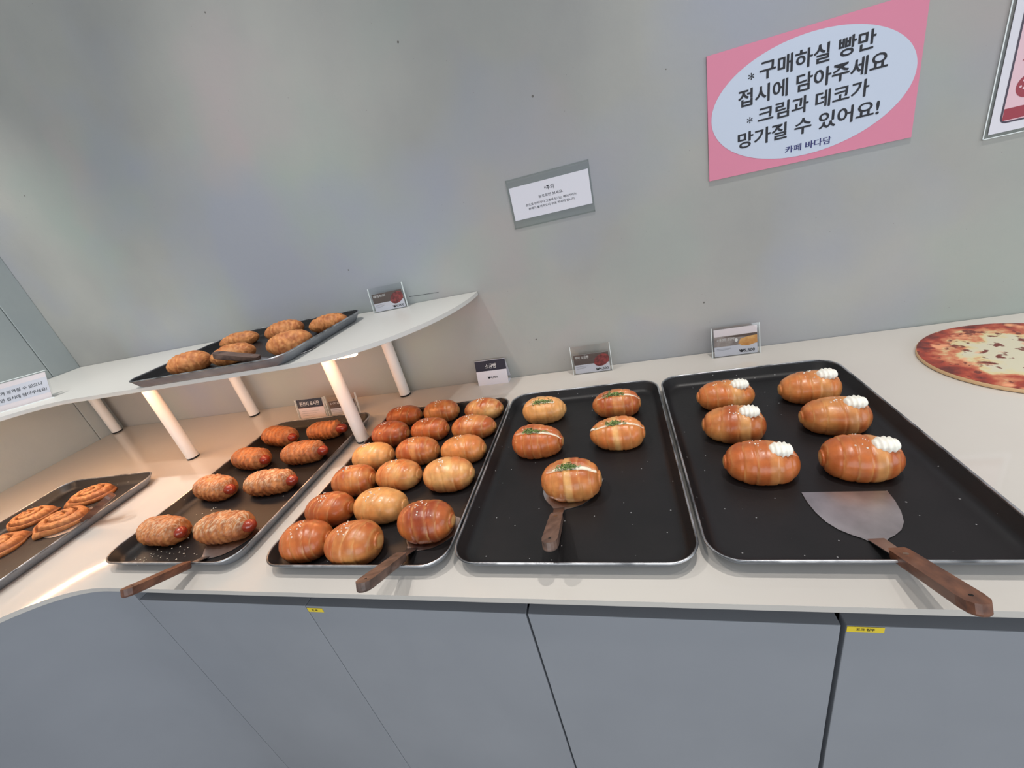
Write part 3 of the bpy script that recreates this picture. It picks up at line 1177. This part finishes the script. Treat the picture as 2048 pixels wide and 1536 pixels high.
def holder(t, w, h, lean, hb=None):
    M = card_matrix(lean)
    b = MB()
    b.box(-w / 2, 0, .0016, w / 2, h, .0026, m_acryl, M)
    b.box(-w / 2, 0, -.0028, w / 2, hb or h, -.0018, m_acryl, M)
    b.box(-w / 2, -.0006, -.0028, w / 2, .0010, .0026, m_acryl, M)
    for sx in (-1, 1):
        x = sx * w / 2
        b.box(x - .0007, 0, .0014, x + .0007, h, .0030, m_edge, M)
        b.box(x - .0007, 0, -.0030, x + .0007, h, -.0016, m_edge, M)
    b.build('acrylic_holder', t)
    return M


def card_label(rz, loc, label, w, h, lean, draw, hold=True, wh=None, hh=None):
    t = thing('price_card', label, 'price card', loc, rz, 'small cards standing on the counter and shelf')
    M = holder(t, wh or w + .010, hh or h + .006, lean) if hold else card_matrix(lean)
    b = MB()
    draw(b, M, w, h)
    b.build('card', t)
    return t


def base(b, M, w, h, mat=None, y0=.002):
    b.box(-w / 2, y0, -.0008, w / 2, y0 + h, .0004, mat or m_paper, M)


def lines(b, M, x, y, n, w, dy=.0034, mat=None):
    for k in range(n):
        b.rect(x, y - k * dy, x + w * (1 - .15 * (k % 3)), y - k * dy + .0009, .0007, mat or m_greyink, M)


def bread_photo(b, M, w, h, mat, txt, price, title_mat):
    y0 = .002
    base(b, M, w, h)
    b.rect(-w / 2, y0 + h * .46, w / 2, y0 + h, .0006, m_brownp, M)
    b.ellipse(w * .29, y0 + h * .60, w * .23, h * .30, .0008, mat, M, rot=.42)
    b.text(txt, -w * .46, y0 + h * .78, title_mat, z=.0009, w=w * .40, h=h * .15, bold=.006, mtx=M)
    lines(b, M, -w * .46, y0 + h * .36, 3, w * .34)
    b.text(price, w * .10, y0 + h * .06, m_ink, z=.0009, w=w * .36, h=h * .15, bold=.01, mtx=M)


card_label(0, (.219, -.040, T), 'clear acrylic price card with a dark brown roll photo, behind the chive rolls', .107, .060, 8,
           lambda b, M, w, h: bread_photo(b, M, w, h, m_redbread, '쪽파 소금빵', '₩4,500', m_whiteink), wh=.120, hh=.090)
card_label(math.radians(3), (-.384, -.036, ZS), 'clear acrylic price card with a red bread photo, standing on the raised shelf', .106, .056, 8,
           lambda b, M, w, h: bread_photo(b, M, w, h, m_redbread, '애플크림 페스츄리', '₩6,000', m_whiteink), wh=.120, hh=.078)


def cream_card(b, M, w, h):
    y0 = .002
    base(b, M, w, h)
    b.rect(-w / 2, y0 + h * .36, w / 2, y0 + h, .0006, m_greyphoto, M)
    b.rect(-w / 2, y0 + h * .74, w / 2, y0 + h, .0007, m_paper_warm, M)
    b.poly([(-w * .30, y0 + h * .70), (w * .5, y0 + h * .60), (w * .5, y0 + h * .74), (w * .2, y0 + h * .74)], .00075, m_brownp, M)
    b.poly([(w * .06, y0 + h * .42), (w * .14, y0 + h * .32), (w * .30, y0 + h * .30), (w * .5, y0 + h * .38), (w * .5, y0 + h * .66), (w * .3, y0 + h * .64), (w * .12, y0 + h * .58)], .0008, m_goldbread, M)
    b.ellipse(w * .02, y0 + h * .55, w * .035, h * .07, .0009, m_whiteink, M)
    b.text('우유크림 소금빵', -w * .44, y0 + h * .56, m_whiteink, z=.0009, w=w * .42, h=h * .10, bold=.0, mtx=M)
    lines(b, M, -w * .45, y0 + h * .27, 2, w * .34)
    b.text('₩5,500', w * .08, y0 + h * .06, m_ink, z=.0009, w=w * .36, h=h * .13, bold=.025, mtx=M)


card_label(0, (.624, -.043, T), 'clear acrylic price card with a golden roll photo, behind the cream roll tray', .110, .079, 8, cream_card, wh=.122, hh=.087)


def origin_card(b, M, w, h):
    y0 = .002
    base(b, M, w, h, m_paper_warm)
    b.rect(-w / 2, y0 + h * .55, w / 2, y0 + h, .0006, m_navy, M)
    b.text('원산지 표시판', -w * .40, y0 + h * .66, m_whiteink, z=.0009, w=w * .78, h=h * .22, bold=.012, mtx=M)
    lines(b, M, -w * .40, y0 + h * .36, 3, w * .70, dy=.008)


card_label(math.radians(-1), (-.772, -.133, T), 'dark-headed origin notice card behind the sausage pastry tray', .110, .070, 12, origin_card, wh=.122, hh=.073)


def second_card(b, M, w, h):
    y0 = .002
    base(b, M, w, h)
    b.rect(-w / 2, y0 + h * .48, w / 2, y0 + h, .0006, m_brownp, M)
    b.text('소시지 페스츄리', -w * .46, y0 + h * .74, m_whiteink, z=.0009, w=w * .60, h=h * .18, bold=.0, mtx=M)
    lines(b, M, -w * .45, y0 + h * .36, 3, w * .8, dy=.0055)


card_label(0, (-.639, -.133, T), 'brown-headed acrylic price card partly hidden by the white post', .106, .052, 10, second_card, wh=.124, hh=.075)


def salt_card():
    t = thing('price_card', 'folded dark and white price card behind the crowded salt bread tray', 'price card', (-.112, -.036, T), math.radians(-1), 'small cards standing on the counter and shelf')
    M = card_matrix(14)
    b = MB()
    w, h = .107, .084
    b.box(-w / 2, 0, -.0008, w / 2, h, .0004, m_paper, M)
    b.rect(-w / 2, h * .57, w / 2, h, .0006, m_navy, M)
    M2 = Matrix.Translation((0, .040, 0)) @ Matrix.Rotation(math.radians(90 + 14), 4, 'X')
    b.box(-w / 2, 0, -.0006, w / 2, h, .0006, m_paper, M2)
    b.box(-w / 2, .004, 0, w / 2, .036, .0010, m_paper)
    b.text('소금빵', -w * .17, h * .66, m_whiteink, z=.0008, w=w * .36, h=h * .19, bold=.004, mtx=M)
    b.text('₩4,000', -w * .15, h * .24, m_ink, z=.0008, w=w * .33, h=h * .10, bold=.02, mtx=M)
    b.build('card', t)


salt_card()


def shelf_sign():
    rz = math.radians(30)
    e = Vector((-1.424, -.388, ZS))
    w = .215
    loc = e - Vector((math.cos(rz), math.sin(rz), 0)) * (w / 2)
    t = thing('notice_card', 'leaning white notice card with two lines of text at the left end of the shelf', 'notice card', loc, rz)
    M = card_matrix(28)
    h = .088
    b = MB()
    b.box(-w / 2, .002, -.0008, w / 2 - .006, h, .0004, m_paper_warm, M)
    b.rect(-w / 2 + .002, .020, w / 2 - .006, h - .016, .0006, m_paper, M)
    b.text('크림과 데코가 망가질 수 있으니', -w * .44, h * .56, m_ink, z=.0009, w=w * .84, h=h * .13, bold=.01, mtx=M)
    b.text('구매할 빵만 접시에 담아주세요!', -w * .40, h * .32, m_ink, z=.0009, w=w * .84, h=h * .13, bold=.01, mtx=M)
    b.build('card', t)
    a = MB()
    a.box(-w / 2, 0, .0010, w / 2, h + .004, .0020, m_acryl, M)
    a.box(-w / 2, -.001, -.0020, w / 2, .0012, .0022, m_edge, M)
    a.box(-w / 2, h + .003, .0006, w / 2, h + .0046, .0022, m_edge, M)
    a.box(-w / 2, .0, .004, w / 2, .045, .0052, m_acryl)
    a.build('acrylic_holder', t)


shelf_sign()

WM = Matrix.Rotation(math.radians(90), 4, 'X')             # wall plane: x right, y up, z out of the wall


def wall_sign():
    t = thing('wall_sign', 'pink sign with a pale oval and large black lettering on the back wall', 'sign', (.780, -.001, T + .596))
    b = MB()

    def q(x, z):
        return (x - .780, z - .596)
    c = [q(.574, .4685), q(.990, .4635), q(.986, .726), q(.575, .727)]
    b.prism(c, 0, .003, m_pink, WM)
    b.ellipse(.0015, .0005, .1995, .1175, .0034, m_oval, WM, n=96)
    for txt, x0, x1, z0, z1 in (('*구매하실 빵만', .660, .900, .6525, .687), ('접시에 담아주세요', .640, .927, .6090, .6430),
                                ('*크림과 데코가', .658, .897, .5675, .6000), ('망가질 수 있어요!', .639, .921, .5240, .5570)):
        if txt[0] == '*':
            x, y = q(x0, z0 + (z1 - z0) * .16)
            b.text('*', x, y, m_ink, z=.0038, h=.0135, bold=.008, mtx=WM)
            txt, x0 = txt[1:], x0 + .023
        x, y = q(x0, z0)
        for k, (dx, dy) in enumerate(((0, 0), (.0006, 0), (-.0006, 0), (.0004, .0004), (-.0004, -.0004))):
            b.text(txt, x + dx, y + dy, m_ink, z=.0038 + .00002 * k, w=x1 - x0, h=z1 - z0, bold=.008, mtx=WM)
    x, y = q(.740, .4905)
    for k, dx in enumerate((-.0004, 0, .0004)):
        b.text('카페 바다담', x + dx, y, m_blueink, z=.0038 + .00002 * k, w=.093, h=.0150, bold=.006, mtx=WM)
    b.build('sign_board', t)


wall_sign()


def wall_notice():
    t = thing('wall_notice', 'small white notice in a clear sleeve taped to the back wall', 'notice', (.1775, -.001, T + .5235))
    s = MB()
    s.box(-.1140, -.0640, .0006, .1125, .0640, .0012, m_sleeve, WM)
    for x0, y0, x1, y1 in ((-.1140, .0600, .1125, .0640), (-.1140, -.0640, .1125, -.0605), (-.1140, -.064, -.1110, .064), (.1100, -.064, .1125, .064)):
        s.box(x0, y0, .0012, x1, y1, .0016, m_sleeve, WM)
    s.build('clear_sleeve', t)
    b = MB()
    b.box(-.1080, -.0422, .0013, .1080, .0428, .0020, m_paper, WM)
    for txt, x0, x1, z0, z1 in (('*주의', .165, .191, .5405, .5520), ('눈으로만 보세요.', .146, .213, .5255, .5330),
                                ('손으로 만지거나 그릇에 담기는 베이커리는', .107, .248, .5115, .5180), ('판매가 불가하오니 구매 하셔야 합니다', .113, .241, .5010, .5075)):
        b.text(txt, x0 - .1775, z0 - .5235, m_ink, z=.0022, w=x1 - x0, h=z1 - z0, bold=.012, mtx=WM)
    b.build('paper', t)


wall_notice()


def poster():
    t = thing('poster', 'pink and red poster in a clear sleeve, cut by the right photo edge', 'poster', (1.245, -.001, T + .60))
    s = MB()
    s.box(-.1215, -.1760, .0006, .1215, .18, .0012, m_sleeve, WM)
    s.box(-.1215, -.1760, .0012, -.1195, .18, .0024, m_edge, WM)
    s.box(-.1215, -.1760, .0012, .1215, -.1742, .0024, m_edge, WM)
    s.build('clear_sleeve', t)
    b = MB()
    b.box(-.1130, -.1680, .0013, .1130, .175, .0022, m_paper, WM)
    b.poly([(x, y + .006) for x, y in rrect(.0985, .1575, .012)], .0025, m_posterdark, WM)
    b.poly([(x, y + .006) for x, y in rrect(.0950, .1540, .009)], .0027, m_posterpink, WM)
    b.rect(-.0945, -.146, .0945, -.124, .0029, m_posterred, WM)
    # dotted ball, ribbon slice, cake tip
    b.ellipse(-.062, -.088, .0215, .0215, .0030, m_posterred, WM)
    r = random.Random(3)
    for dx, dy in ((-.010, .010), (.002, .004), (-.008, -.004), (.006, -.010), (.012, .006), (-.002, -.013), (-.014, .0), (.003, .015)):
        b.ellipse(-.062 + dx, -.088 + dy, .0022, .0022, .0032, m_posterpink, WM, n=16)
    b.poly([(-.083, -.042), (-.078, -.034), (-.083, -.026), (-.040, -.022), (-.040, -.040)], .0030, m_posterred, WM)
    for dx in (0, .014, .028):
        b.ellipse(-.068 + dx, -.033, .003, .003, .0032, m_posterpink, WM, n=16)
    b.poly([(-.082, -.022), (-.062, -.006), (-.040, -.018)], .0030, m_posterred, WM)
    b.poly([(-.080, .010), (-.072, .036), (-.040, .036), (-.040, .014)], .0030, m_posterred, WM)
    b.ellipse(-.060, .070, .014, .012, .0030, m_posterdark, WM)
    b.ellipse(-.020, -.088, .0215, .0215, .0030, m_posterred, WM)
    b.build('paper', t)


poster()
bpy.context.view_layer.update()
